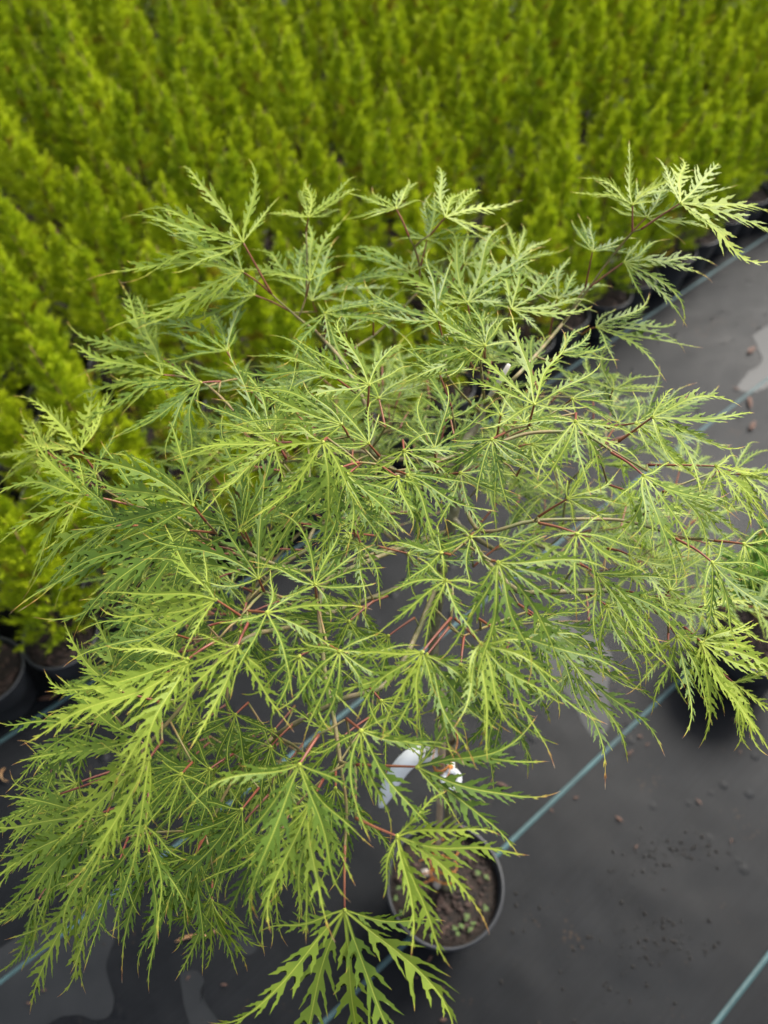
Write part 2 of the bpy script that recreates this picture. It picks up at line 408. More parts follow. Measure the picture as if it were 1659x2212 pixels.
# ------------------------------------------------------------------ bed of young conifers
def conifer_mesh(rng, h, R):
    """fluffy juvenile conifer: upswept plumes of fine needles round a stem"""
    mb = MB(); vs = []; fs = []; cs = []
    def needle(p, d, l, w, c):
        s = d.cross(Vector((rng.uniform(-1, 1), rng.uniform(-1, 1), rng.uniform(-1, 1)))).normalized() * w
        o = len(vs); vs.extend([p - s, p + s, p + d * l]); fs.append((o, o + 1, o + 2)); cs.extend([c, c, c])
    def plume(p, d, L, br, dead):
        n = max(5, int(L / 0.0019))
        q = p.copy(); dd = d.copy()
        for i in range(n):
            t = i / n
            dd = (dd + Vector((rng.uniform(-.10, .10), rng.uniform(-.10, .10), .035 + rng.uniform(-.05, .05)))).normalized()
            q = q + dd * (L / n)
            for _ in range(2):
                side = dd.orthogonal(); side.rotate(Matrix.Rotation(rng.uniform(0, 6.283), 3, dd))
                nd = (dd * rng.uniform(.4, 1.0) + side.normalized() * rng.uniform(.35, .85) + Vector((0, 0, .35))).normalized()
                needle(q, nd, rng.uniform(.009, .021) * (1 - .2 * t), .00095, (min(1, max(0, br + .2 * (t - .5) + rng.uniform(-.1, .1))), dead * rng.uniform(.4, 1), 0))
    nb = 100; ga = 2.39996
    lean = Vector((rng.uniform(-.05, .05), rng.uniform(-.05, .05), 0))
    for i in range(nb):
        u = (i + rng.random()) / nb
        z = h * (0.06 + .82 * u ** .95)
        prof = (1 - u) ** .62 * (.7 + .3 * min(1, u / .15))
        L = R * prof * rng.uniform(.7, 1.22) + .006
        az = i * ga + rng.uniform(-.3, .3)
        el = math.radians(14 + 44 * u ** .8 + rng.uniform(-12, 12))
        d = Vector((math.cos(az) * math.cos(el), math.sin(az) * math.cos(el), math.sin(el)))
        base = Vector((lean.x * z, lean.y * z, z))
        dead = 1.0 if (rng.random() < .05 and u < .7) else 0.0
        br = .48 + rng.uniform(-.2, .2)
        plume(base + d * L * .22, d, L * .80, br, dead)
        for k in range(3):                                     # side plumes
            f = rng.uniform(.35, .85); side = Vector((-d.y, d.x, 0)) * rng.choice((-1, 1))
            plume(base + d * L * f, (d + side * rng.uniform(.4, .9) + Vector((0, 0, rng.uniform(0, .5)))).normalized(), L * rng.uniform(.28, .5), br + .05, dead)
    for k in range(3):
        plume(Vector((lean.x * h, lean.y * h, h * .9)), Vector((rng.uniform(-.3, .3), rng.uniform(-.3, .3), 1)).normalized(), h * rng.uniform(.06, .11), .62, 0)
    mb.add(vs, fs, cs, smooth=False)
    return mb
PH = 0.125; PR = 0.075
pot_me = pot_mesh(PR, .056, PH, .014).mesh('pot', M['pot'])
soil_me = [soil_mesh(PR - .0065, PH - .014, i, rnd).mesh('soil', M['soil']) for i in range(2)]
chip_me = [chips_mesh(PR - .008, PH - .014, 70, rnd, (.0035, .008)).mesh('bark_mulch', M['chip']) for i in range(2)]
con_rng = random.Random(5)
con_me = []; stem_me = []
for i in range(7):
    h = con_rng.uniform(.32, .38)
    con_me.append(conifer_mesh(con_rng, h, con_rng.uniform(.076, .086)).mesh('foliage', M['needle']))
    mb = MB(); tube(mb, [(0, 0, -.02), (.001, 0, h * .4), (0, .002, h * .95)], [.0042, .003, .0012], 6); stem_me.append(mb.mesh('stem', M['stem']))

spots = []; margin = []
for r in range(0, 26):
    for c in range(-14, 40):
        x = RV * (0.985 + r * 0.150) + RU * (c * 0.150 - 0.0345 + .002 * r)
        x = x + Vector((con_rng.uniform(-.018, .018), con_rng.uniform(-.018, .018), 0))
        if x.y < 0.3: continue
        inside = False; near = False
        for z in (0.0, PH, PH + .17, PH + .42):
            px, py, d = project(Vector((x.x, x.y, z)))
            m = .085 * F / d
            if -m < px < 1659 + m and -m * .6 < py < 2212: inside = True
            if -4 * m < px < 1659 + 4 * m and -m < py < 2600: near = True
        if inside: spots.append((project(x)[2], r, x))
        elif near and x.y < 2.6: margin.append((project(x)[2], r, x))
spots.sort(key=lambda s: s[0])
# empty places in the bed, seen towards its far left end
holes = [at_z(175, 175, .2), at_z(590, 120, .25), at_z(735, 180, .25), at_z(195, 310, .25), at_z(1085, 10, .2)]
for hp in holes:
    spots.remove(min(spots, key=lambda s: (Vector((s[2].x, s[2].y, 0)) - Vector((hp.x, hp.y, 0))).length))
print('conifers', len(spots))
NIND = 300
LAB_FRONT = 'yellow-green young conifer in a black pot in the row along the edge of the bed'
LAB_2ND = 'yellow-green young conifer directly behind the edge row, second row of the bed'
LAB_HOLE = 'yellow-green young conifer beside a dark empty place in the bed'
LAB_IN = 'yellow-green young conifer closely surrounded by others inside the dense bed'
hole_c = [Vector((hp.x, hp.y, 0)) for hp in holes]
for i, (d, r, x) in enumerate(spots[:NIND] + margin):
    by_hole = min((x - h_).length for h_ in hole_c) < .17 and r > 0
    e = link('potted_conifer', None, loc=x, label=LAB_FRONT if r == 0 else (LAB_HOLE if by_hole else (LAB_2ND if r == 1 else LAB_IN)), category='conifer',
             group='conifers in the edge row of the bed' if r == 0 else ('conifers beside the empty places' if by_hole else ('conifers in the second row of the bed' if r == 1 else 'conifers inside the dense bed')))
    e.empty_display_size = .05
    e.rotation_euler = (0, 0, con_rng.uniform(0, 6.283))
    k = con_rng.randrange(7); sc = con_rng.uniform(.74, 1.2)
    p = link('pot', pot_me, e)
    s_ = link('soil', soil_me[i % 2], p)
    b_ = link('bark_mulch', chip_me[i % 2], p, kind='stuff')
    f_ = link('foliage', con_me[k], e, loc=(0, 0, PH - .012)); f_.scale = (sc * con_rng.uniform(.95, 1.1), sc * con_rng.uniform(.95, 1.1), sc)
    f_.rotation_euler = (con_rng.uniform(-.11, .11), con_rng.uniform(-.11, .11), 0)
    t_ = link('stem', stem_me[k], e, loc=(0, 0, PH - .012)); t_.scale = (1, 1, sc); t_.rotation_euler = f_.rotation_euler
rest = spots[NIND:]
if rest:
    V = []; T = []; C = []; o = 0
    for d, r, x in rest:
        me = con_me[con_rng.randrange(7)]; n = len(me.vertices)
        v = np.empty(n * 3); me.vertices.foreach_get('co', v); v = v.reshape(-1, 3)
        c = np.empty(n * 4); me.color_attributes['lf'].data.foreach_get('color', c)
        a = con_rng.uniform(0, 6.28); ca, sa = math.cos(a), math.sin(a); sc = con_rng.uniform(.86, 1.14)
        w = np.stack([v[:, 0] * ca - v[:, 1] * sa + x.x, v[:, 0] * sa + v[:, 1] * ca + x.y, v[:, 2] * sc + PH - .012], 1)
        V.append(w); C.append(c.reshape(-1, 4)); T.append(np.arange(n).reshape(-1, 3) + o); o += n
    V = np.concatenate(V); T = np.concatenate(T); C = np.concatenate(C)
    me = bpy.data.meshes.new('far_conifers')
    me.vertices.add(len(V)); me.vertices.foreach_set('co', V.ravel())
    me.loops.add(len(T) * 3); me.loops.foreach_set('vertex_index', T.ravel().astype(np.int32))
    me.polygons.add(len(T)); me.polygons.foreach_set('loop_start', np.arange(len(T), dtype=np.int32) * 3)
    me.update(calc_edges=True)
    a = me.color_attributes.new('lf', 'FLOAT_COLOR', 'POINT'); a.data.foreach_set('color', C.astype(np.float32).ravel())
    me.materials.append(M['needle'])
    link('far_conifers', me, label='mass of yellow-green conifers at the far end of the bed', category='conifers', kind='stuff')

# ------------------------------------------------------------------ the maple: leaf generator
class Frame:
    def __init__(s, C, d, n, length, droop, curl, tail, rng, steps=22):
        s.len = length; s.st = steps; s.P = []; s.S = []; s.N = []
        t = d.normalized(); n = (n - t * n.dot(t)).normalized(); p = Vector(C)
        wav = (rng.uniform(.3, 1.7), rng.uniform(.7, 1.5), rng.random(), rng.uniform(.2, 1.2), rng.random()); ds = length / steps; G = Vector((0, 0, -1))
        for i in range(steps + 1):
            sd = n.cross(t)
            s.P.append(p.copy()); s.S.append(sd.copy()); s.N.append(n.copy())
            u = i / steps
            g = G - t * G.dot(t)
            t = t + g * (droop * (.4 + 1.2 * u) / steps) + sd * ((curl * (.3 + 1.2 * u) + wav[0] * math.sin(6.283 * (u * wav[1] + wav[2]))) / steps) + n * (wav[3] * math.sin(6.283 * (u * wav[1] + wav[4])) / steps)
            if u > .68: t = t + (n * tail[0] + sd * tail[1]) * (3.0 / steps)
            t.normalize(); n = (n - t * n.dot(t)).normalized(); p = p + t * ds
    def at(s, x, y, fold, cup):
        u = max(0, min(.9999, x / s.len)) * s.st; i = int(u); f = u - i
        P = s.P[i].lerp(s.P[i + 1], f); S = s.S[i].lerp(s.S[i + 1], f); N = s.N[i].lerp(s.N[i + 1], f)
        ay = abs(y)
        return P + S * (y * math.cos(fold)) + N * (ay * math.sin(fold) + cup * ay * ay)
    def pt(s, x): return s.at(x, 0, 0, 0)

def build_lobe(mb, C, d, n, length, rng, cut, droop, hue, dry):
    fr = Frame(C, d, n, length, droop, rng.uniform(-.7, .7), (rng.uniform(-.6, .35), rng.uniform(-.6, .6)), rng)
    fold = rng.uniform(.05, .42); cup = rng.uniform(-18, 10)
    wmax = length * rng.uniform(.013, .022)
    pmax = length * (.105 + .15 * cut) * rng.uniform(.85, 1.2)
    if length < .045: wmax *= 1.25; pmax *= 1.2
    tdry = .91 if not dry else rng.uniform(.62, .85)
    def bw(t):
        if t < .12: return length * .005 + .0004
        if t < .42: return length * .005 + .0004 + (wmax - length * .005) * ((t - .12) / .30) ** .8
        return max(.00045, wmax * max(.16, 1 - (t - .42) / .52) ** .9)
    def pl(t):
        if t < .40: return pmax * (.30 + .70 * ((t - .08) / .32))
        if t < .80: return pmax * (1 - .70 * ((t - .40) / .40))
        return pmax * (.30 - .20 * (t - .80) / .20)
    def tip(t): return 0.0 if t < tdry - .12 else min(1, (t - tdry + .12) / (1 - tdry + .12 + .02) * rng.uniform(.85, 1.1))
    shrink = lambda t: 1.0 if t < tdry else .55
    pts = []; cols = []; tris = []
    def v(x, y, r, g):
        pts.append(fr.at(x, y, fold, cup)); cols.append((r, g, hue)); return len(pts) - 1
    for s in (-1, 1):
        kp = max(6, int((9.5 if cut < .5 else 7) * rng.uniform(.85, 1.15)))
        ft = .10 + .12 * max(0, cut - .35)
        ts = [ft + (.96 - ft) * ((i + (rng.uniform(-.22, .22) if 0 < i < kp else 0)) / kp) ** 1.0 for i in range(kp + 1)]
        # narrow foot of the lobe
        a0 = v(0, 0, 0, 0); a1 = v(0, s * bw(0), .3, 0); b0 = v(ts[0] * length, 0, 0, 0); b1 = v(ts[0] * length, s * bw(ts[0]), bw(ts[0]) * 900, 0)
        tris += [(a0, a1, b1), (a0, b1, b0)]
        pm, pn = b0, b1
        for k in range(kp):
            t0, t1 = ts[k], ts[k + 1]; x0, x1 = t0 * length, t1 * length; dx = x1 - x0
            tm = (t0 + t1) / 2; g0, g1 = tip(t0), tip(t1); gm = (g0 + g1) / 2
            P = pl(tm) * rng.uniform(.65, 1.3) * shrink(tm); al = math.radians(rng.uniform(28, 48) - 10 * tm)
            w0 = bw(t0) * shrink(t0); w1 = bw(t1) * shrink(t1)
            bl = rng.uniform(.50, .72); xd = x0 + dx * bl; wd = w0 + (w1 - w0) * bl
            ca, sa = math.cos(al), math.sin(al)
            bx, by = x0 + dx * .12, w0 * .6                    # foot of the pinna's vein
            Tx, Ty = bx + P * ca + dx * .2, by + P * sa
            gt = max(g1, rng.choice((0, .15, .4, .6, .75)))
            md = v(xd, 0, 0, gm); nd = v(xd, s * wd, wd * 1000, gm); nm = v(x1, 0, 0, g1); nn = v(x1, s * w1, w1 * 1000, g1)
            tris += [(pm, pn, nd), (pm, nd, md), (md, nd, nn), (md, nn, nm)]
            hw = min(dx * bl * sa * (.62 - .26 * min(1, cut)), P * .19)                            # half width of the pinna near its foot
            def q(u, off): return (bx + (Tx - bx) * u - sa * off * hw, s * (by + (Ty - by) * u + ca * off * hw))
            A = v(*q(.42, 0), .75, gm); T = v(Tx, s * Ty, .9, gt)
            e1 = v(*q(.30, 1.15), 1.3, gm); e1b = v(*q(.38, .62), 1.2, gm); e2 = v(*q(.62, .85), 1.2, gm); e2b = v(*q(.68, .36), 1.1, gm)
            i2 = v(*q(.66, -.55), 1.1, gm); i2b = v(*q(.58, -.35), 1.1, gm); i1 = v(*q(.34, -.78), 1.2, gm)
            tris += [(A, nd, pn), (A, pn, e1), (A, e1, e1b), (A, e1b, e2), (A, e2, e2b), (A, e2b, T), (A, T, i2), (A, i2, i2b), (A, i2b, i1), (A, i1, nd)]
            pm, pn = nm, nn
        e = v(length * .9999, 0, .3, 1.0); tris.append((pm, pn, e))
    mb.add(pts, tris, cols)
    return fr

G_ = Vector((0, 0, 1))
CC = Vector((0.05, 0.42, 0.68)); AX = Vector((0.48, 0.40, 0.38))       # crown dome
def dome_depth(px, py):
    d = ray(px, py); o = CAM - CC
    dd = Vector((d.x / AX.x, d.y / AX.y, d.z / AX.z)); oo = Vector((o.x / AX.x, o.y / AX.y, o.z / AX.z))
    a = dd.dot(dd); b = oo.dot(dd); c = oo.dot(oo) - 1; D = b * b - a * c
    return (-b - math.sqrt(D)) / a if D > 0 else -b / a
def dome_normal(P):
    q = P - CC; return Vector((q.x / AX.x ** 2, q.y / AX.y ** 2, q.z / AX.z ** 2)).normalized()

maple_base = at_z(1752, 3480, .16); maple_base.z = 0
root = link('potted_maple', None, loc=maple_base, category='maple',
            label='large green cut-leaf maple with drooping feathery leaves in a round black pot')
root.empty_display_size = .1

def tile(ox, oy, s, rows): return [(ox + r[0] * s, oy + r[1] * s, r[2], r[3] * s, (ox + r[4] * s, oy + r[5] * s) if r[4] is not None else None) + tuple(r[6:]) for r in rows]
N_ = None; A_ = .4822; B_ = .8403
LEAVES = []
# x, y, direction, length, stalk end x, y, [extra depth, spread, cut, hue]
LEAVES += tile(400, 600, A_, [(1155, 735, 207, 940, 1390, 1160, 0, .75, .1, .75), (1150, 975, 184, 980, 1380, 1150, 0, .7, .15, .6), (1245, 1165, 187, 830, 1560, 1310, -.01, .62, .1, .5),
    (1020, 1620, 218, 700, 1080, 1700, .03, .6, .1, .3)])
LEAVES += tile(1200, 600, A_, [(40, 1045, 248, 1080, 10, 1180, -.02, .55, .1, .6), (30, 530, 278, 400, 10, 640, .02, .7, .4, .8), (60, 1210, 295, 700, 90, 1300, .04, .6, .1, .4), (165, 1310, 25, 520, 165, 1560, 0, 1.0, .1, .35),
    (745, 460, 238, 380, 850, 690, .02, .95, .3, .7), (1150, 530, 322, 520, 1030, 670, .01, .7, .45, .8), (1000, 710, 300, 380, 990, 800, .04, .9, .2, .35), (870, 980, 226, 680, 930, 1130, .01, .7, .2, .45),
    (1330, 1225, 252, 680, 1360, 1430, -.02, .85, .2, .55), (1300, 910, 330, 400, 1290, 1020, .03, .8, .3, .5), (1450, 1370, 278, 420, 1450, 1430, .04, .8, .2, .45), (1470, 1575, 208, 720, 1470, 1680, -.01, .8, .1, .5),
    (1090, 1370, 213, 640, 1120, 1500, .02, .75, .1, .35), (560, 1290, 300, 330, 560, 1500, .06, .8, .2, .3), (340, 1460, 250, 330, 330, 1660, .06, .8, .1, .3)])
LEAVES += tile(2000, 600, .6172, [(795, 335, 262, 330, 795, 510, 0, .72, .3, .85), (885, 415, 305, 360, 680, 650, .01, .95, .3, .6), (1100, 325, 352, 540, 850, 490, -.01, .75, .5, .85), (540, 630, 292, 250, 495, 860, .02, .7, .3, .3),
    (740, 700, 8, 560, 520, 860, -.01, .62, .25, .55), (565, 1115, 2, 560, 470, 1160, 0, .75, .2, .45), (25, 1000, 318, 440, 0, 1060, -.02, .85, .2, .55), (310, 930, 282, 390, 260, 1190, 0, .85, .2, .45),
    (670, 1510, 283, 320, 640, 1600, .10, .8, .3, .6), (60, 690, 290, 260, 60, 830, .03, .7, .2, .7)])
LEAVES += tile(0, 1300, A_, [(1325, 365, 190, 800, 1590, 410, -.01, .6, .2, .6), (1270, 185, 212, 760, 1590, 410, 0, .5, .2, .6), (660, 980, 238, 740, 790, 1170, -.01, .6, .3, .85), (345, 965, 208, 430, 600, 1160, 0, .75, .3, .85),
    (390, 1060, 165, 240, 780, 1280, 0, .5, .2, .9), (780, 1180, 193, 480, 860, 1310, .03, .9, .2, .3), (690, 1345, 182, 760, 1100, 1440, -.01, .7, .25, .7), (935, 1600, 184, 800, 1130, 1600, 0, .65, .1, .45),
    (1575, 1430, 216, 900, 1680, 1560, -.02, .6, .1, .45), (1640, 430, 158, 700, 1800, 420, .02, .65, .1, .4), (1290, 1480, 185, 600, 1400, 1500, .05, .6, .1, .15)])
LEAVES += [(739, 2088, 160, 640, (850, 2098), 0, .6, .05, .4), (1018, 2277, 243, 450, (1040, 2330), 0, .8, .1, .35), (964, 2091, 250, 430, (990, 2150), .04, .8, .1, .3), (1357, 3582, 90, 640, (1358, 3330), -.02, .70, .85, .6)]
LEAVES += tile(800, 1300, A_, [(1030, 350, 186, 780, 1090, 380, .02, .55, .05, .45), (1355, 445, 213, 760, 1340, 680, -.01, .95, .15, .5), (1130, 770, 195, 880, 1190, 870, -.03, .6, .1, .5), (585, 920, 172, 720, 850, 930, -.03, .8, .35, .75),
    (980, 915, 118, 620, 1010, 880, -.05, 1.0, .5, .7), (1350, 925, 222, 560, 1440, 1030, 0, .7, .1, .45), (1130, 1120, 128, 780, 1270, 1080, -.03, .65, .5, .45), (1180, 1180, 75, 600, 1290, 1080, -.02, .7, .4, .4),
    (1590, 1200, 118, 480, 1440, 1100, -.01, .8, .4, .5), (1640, 985, 55, 560, 1630, 900, 0, 1.0, .3, .45), (1375, 1395, 80, 300, 1420, 1360, .02, .9, .5, .5), (540, 800, 235, 620, 580, 870, .02, .6, .2, .35),
    (300, 1640, 250, 520, 340, 1700, .03, .65, .05, .3), (1220, 1590, 290, 300, 1240, 1680, .05, 1.1, .1, .5)])
LEAVES += tile(1600, 1300, A_, [(490, 215, 200, 560, 560, 320, .01, .8, .1, .5), (640, 130, 215, 420, 610, 250, -.01, 1.1, .2, .55), (1045, 605, 262, 700, 1000, 780, -.04, 1.0, .12, .6), (1380, 745, 80, 520, 1385, 680, -.05, 1.15, .4, .6),
    (1320, 1375, 338, 460, 1070, 1530, 0, .9, .05, .6), (700, 890, 95, 470, 800, 840, -.02, .9, .2, .3), (440, 1165, 40, 560, 320, 1190, .01, .9, .05, .4), (230, 965, 290, 520, 240, 1080, .01, .8, .05, .35),
    (270, 360, 250, 420, 370, 640, .02, .8, .1, .5), (770, 690, 300, 260, 740, 870, .07, 1.2, .1, .5), (1030, 930, 60, 360, 820, 980, .07, 1.0, .1, .5), (940, 1120, 280, 330, 900, 1190, .08, .9, .2, .5), (960, 750, 310, 300, 1000, 800, .05, 1.0, .1, .5),
    (10, 1180, 45, 620, -80, 1150, -.01, .7, .2, .45)])
LEAVES += tile(2224, 1300, A_, [(715, 710, 18, 780, 440, 910, -.03, .75, .25, .65), (640, 1185, 48, 720, 380, 1000, -.03, .8, .35, .55), (1235, 1110, 38, 560, 670, 1100, -.01, .75, .25, .8), (690, 1470, 12, 500, 640, 1500, .03, .8, .2, .7),
    (580, 760, 5, 560, 350, 800, .03, .7, .2, .6), (-40, 190, 342, 420, -120, 260, .02, .55, .05, .4), (60, 560, 10, 380, -40, 640, .03, .6, .05, .35), (930, 1330, 25, 620, 800, 1320, .03, .7, .2, .6), (1450, 1180, 50, 480, 1380, 1130, -.01, .8, .3, .75)])
LEAVES += tile(0, 2050, B_, [(880, 650, 143, 640, 1020, 560, -.04, .55, .45, .75), (825, 535, 172, 420, 900, 560, .01, .65, .05, .3), (565, 800, 195, 400, 640, 815, -.01, .75, .35, .6), (760, 720, 165, 330, 820, 700, .03, .7, .2, .25)])
LEAVES += tile(800, 2050, B_, [(525, 300, 285, 330, 530, 360, -.02, 1.25, .05, .35), (60, 370, 183, 480, 180, 450, -.03, .6, .25, .7), (300, 430, 30, 370, 300, 400, -.03, 1.2, .2, .45), (160, 590, 122, 430, 210, 480, -.04, .75, .5, .65),
    (450, 635, 102, 380, 550, 580, -.03, .8, .1, .4), (640, 612, 88, 390, 580, 580, -.03, 1.15, .15, .4), (740, 110, 120, 280, 710, 30, .01, .9, .3, .35)])
LEAVES += tile(1600, 2050, B_, [(185, 280, 115, 300, 215, 300, -.03, 1.05, .35, .5), (165, 150, 178, 250, 205, 160, -.01, .9, .3, .5), (300, 75, 95, 250, 315, 60, -.01, 1.3, .1, .4), (430, 195, 52, 520, 400, 190, -.04, .75, .15, .45),
    (800, 60, 62, 330, 620, 10, -.03, 1.1, .1, .5), (400, 500, 38, 560, 340, 460, 0, .65, .1, .4), (350, 575, 66, 430, 230, 460, -.03, .72, .3, .65), (75, 615, 132, 430, 210, 455, -.03, .6, .3, .65), (255, 675, 72, 330, 270, 540, .01, .7, .3, .25),
    (95, 630, 66, 430, 200, 500, -.02, .55, .45, .4), (620, 470, 30, 360, 560, 430, .06, .7, .1, .5)])
LEAVES += tile(2224, 2050, B_, [(690, 195, 48, 400, 520, 85, -.01, .75, .3, .4), (840, 110, 38, 300, 700, 95, -.01, .75, .25, .55), (355, 345, 48, 430, 250, 320, .08, .7, .1, .55), (525, 540, 58, 400, 440, 430, .09, .7, .1, .55), (485, 590, 108, 270, 485, 530, .10, .8, .05, .45),
    (655, 400, 18, 270, 540, 425, .10, .9, .2, .85), (640, 570, 38, 480, 560, 500, .08, .65, .15, .8), (415, 255, 8, 270, 340, 290, .09, .8, .1, .6), (495, 325, 290, 150, 440, 380, .06, .6, .05, .5), (200, 400, 55, 330, 120, 350, .08, .7, .1, .5), (790, 760, 45, 300, 700, 690, .08, .65, .2, .8),
    (150, 250, 40, 430, 60, 200, .03, .6, .1, .5), (300, 160, 20, 330, 200, 130, .07, .8, .1, .55)])
LEAVES += tile(0, 2750, B_, [(660, 185, 152, 480, 760, 120, -.03, .55, .35, .55), (700, 280, 128, 560, 760, 200, -.05, .5, .45, .75), (500, 545, 140, 560, 520, 490, -.03, .6, .3, .55), (275, 450, 168, 290, 490, 375, 0, .6, .3, .5), (680, 600, 108, 470, 700, 400, -.02, .85, .15, .45),
    (850, 355, 118, 260, 900, 300, 0, .9, .1, .5), (420, 130, 150, 420, 520, 60, .01, .55, .3, .5), (560, 760, 118, 420, 600, 650, .01, .6, .2, .4), (330, 640, 140, 420, 420, 560, .01, .6, .2, .5)])
LEAVES += tile(700, 2750, B_, [(570, 310, 106, 580, 660, 170, -.05, .85, .25, .4), (620, 490, 100, 470, 680, 380, -.03, .5, .45, .65), (435, 225, 138, 310, 550, 110, .10, 1.0, .05, .3), (270, 75, 112, 310, 330, 20, .10, 1.0, .05, .25), (80, 735, 108, 350, 130, 640, .05, .7, .1, .45),
    (860, 150, 62, 520, 790, 95, -.03, .8, .15, .45), (300, 520, 125, 480, 380, 420, .05, .6, .15, .3), (150, 330, 150, 380, 260, 260, .08, .7, .1, .25), (740, 420, 82, 420, 740, 330, .03, .6, .1, .35), (480, 640, 112, 420, 520, 540, .03, .6, .3, .6)])
LEAVES += tile(1400, 2650, B_, [(290, 440, 357, 560, 0, 430, -.02, .6, .25, .35), (195, 765, 38, 500, 0, 680, -.04, .78, .45, .7), (120, 130, 60, 300, 60, 60, .06, .7, .1, .45)])
LEAVES += tile(0, 3300, 1.0504, [(330, 180, 122, 360, 400, 60, .01, .6, .45, .7), (140, 235, 125, 240, 200, 150, 0, .45, .1, .5), (730, 70, 125, 360, 760, 0, .05, .65, .15, .4), (795, 235, 92, 250, 800, 140, .05, .7, .45, .5), (560, 60, 95, 380, 560, -20, .03, .45, .1, .35)])

leaf_rng = random.Random(23)
leaf_specs = []      # (centre, direction, normal, length, stalk end, spread, cut, hue)
for (px, py, ang, Lpx, st, *rest_) in LEAVES:
    dz, spread, cut, hue = rest_
    Z = dome_depth(px, py) + dz * 1.0
    P = at_d(px, py, Z)
    nrm = (dome_normal(P) * .7 + G_ * .6 - ray(px, py).normalized() * (.25 + .35 * max(0, min(1, (2100 - py) / 1200))) + Vector((U(-.22, .22), U(-.22, .22), 0))).normalized()
    v = ray(px, py).normalized()
    I = RT * math.cos(math.radians(ang)) - UP * math.sin(math.radians(ang))
    I = (I - v * I.dot(v)).normalized()
    vn = v.dot(nrm)
    if vn > -.45:                                     # leaf plane must not be edge on to the viewer
        nrm = (nrm - v * (.45 + vn)).normalized(); vn = v.dot(nrm)
    b = -I.dot(nrm) / vn; b = max(-.9, min(.9, b))
    d = (I + v * b).normalized()
    a = max(.6, d.dot(I))
    Lm = Lpx * Z / (F / K) / a * 1.22
    Lm = max(.035, min(.155, Lm))
    if st is None: st = (px - math.cos(math.radians(ang)) * 130, py - math.sin(math.radians(ang)) * 130)
    S = at_d(st[0], st[1], Z + leaf_rng.uniform(.012, .03))
    if (S - P).length < .018: S = P - d * .02 - nrm * .022
    leaf_specs.append((P, d, nrm, Lm, S, spread, cut, hue))

# leaves inside and behind the outer layer of the crown
POLY = [(330, 500), (480, 430), (640, 400), (1050, 430), (1180, 560), (1300, 640), (1350, 800), (1500, 880), (1640, 980), (1640, 1320), (1480, 1330), (1250, 1310), (1240, 1480), (1080, 1540), (880, 1560), (840, 1720), (720, 1820), (560, 1860),
        (330, 1880), (120, 1830), (60, 1690), (180, 1480), (360, 1300), (120, 1080), (230, 780), (350, 640)]
def in_poly(x, y, poly):
    c = False; j = len(poly) - 1
    for i in range(len(poly)):
        xi, yi = poly[i]; xj, yj = poly[j]
        if (yi > y) != (yj > y) and x < (xj - xi) * (y - yi) / (yj - yi) + xi: c = not c
        j = i
    return c
cnt = 0
while cnt < 156:
    th = leaf_rng.uniform(0, 6.283); ph = math.asin(leaf_rng.uniform(.0, .99)); rr = leaf_rng.uniform(.50, .9)
    q = Vector((math.cos(th) * math.cos(ph), math.sin(th) * math.cos(ph), math.sin(ph))) * rr
    P = CC + Vector((q.x * AX.x, q.y * AX.y, q.z * AX.z))
    x, y, z = project(P)
    if not in_poly(x, y, POLY): continue
    if 870 < x < 1060 and 1380 < y < 1600: continue           # the stem shows through here
    if min((P - s_[0]).length for s_ in leaf_specs) < .028: continue
    out = dome_normal(P); hz = Vector((out.x, out.y, 0))
    d = (hz * 1.0 + Vector((leaf_rng.uniform(-.5, .5), leaf_rng.uniform(-.5, .5), leaf_rng.uniform(-.35, .1)))).normalized()
    nrm = (out * .5 + G_ + Vector((leaf_rng.uniform(-.25, .25), leaf_rng.uniform(-.25, .25), 0))).normalized()
    nrm = (nrm - d * nrm.dot(d)).normalized()
    leaf_specs.append((P, d, nrm, leaf_rng.uniform(.07, .105), P - d * .028 - nrm * leaf_rng.uniform(.008, .02), leaf_rng.uniform(.7, 1.05), leaf_rng.uniform(.03, .3), leaf_rng.uniform(.2, .55)))
    cnt += 1

for (P, d, nrm, Lm, S, spread, cut, hue) in leaf_specs:
    rng = leaf_rng; mb = MB()
    nl = rng.choice((7, 7, 7, 7, 9, 7)) if cut < .8 else 7
    offs = [(i - (nl - 1) / 2) / ((nl - 1) / 2) for i in range(nl)]
    side = nrm.cross(d).normalized(); d2 = side.cross(nrm).normalized()
    for o in offs:
        a = math.radians(o * 100 * spread + rng.uniform(-9, 9))
        ld = d2 * math.cos(a) + side * math.sin(a)
        fac = (1 - .34 * abs(o) ** 2.2) * rng.uniform(.86, 1.10)
        if abs(o) > .95: fac *= .74
        ld = (ld + nrm * rng.uniform(-.14, .12)).normalized()
        build_lobe(mb, P, ld, nrm, Lm * fac, rng, cut * rng.uniform(.6, 1.2), rng.uniform(.05, .55) * (.6 + .8 * max(0, -d.z + .3)), min(1, max(0, hue * .85 + rng.uniform(-.10, .10))), rng.random() < .2)
    # knob where the lobes meet
    rock(mb, P, .0017, rng, col=(0, 0.0, .8))
    lf = link('leaf', mb.mesh('leaf', M['leaf'], P), root, loc=P - maple_base)
    ms = MB(); mid = P.lerp(S, .5) + nrm * (P - S).length * .07 * rng.uniform(-.3, 1)
    path = smooth_path([P, mid, S], 4)
    tube(ms, path, [.0007 + .0005 * i / (len(path) - 1) for i in range(len(path))], 5)
    link('leaf_stalk', ms.mesh('leaf_stalk', M['stalk'], P), lf)

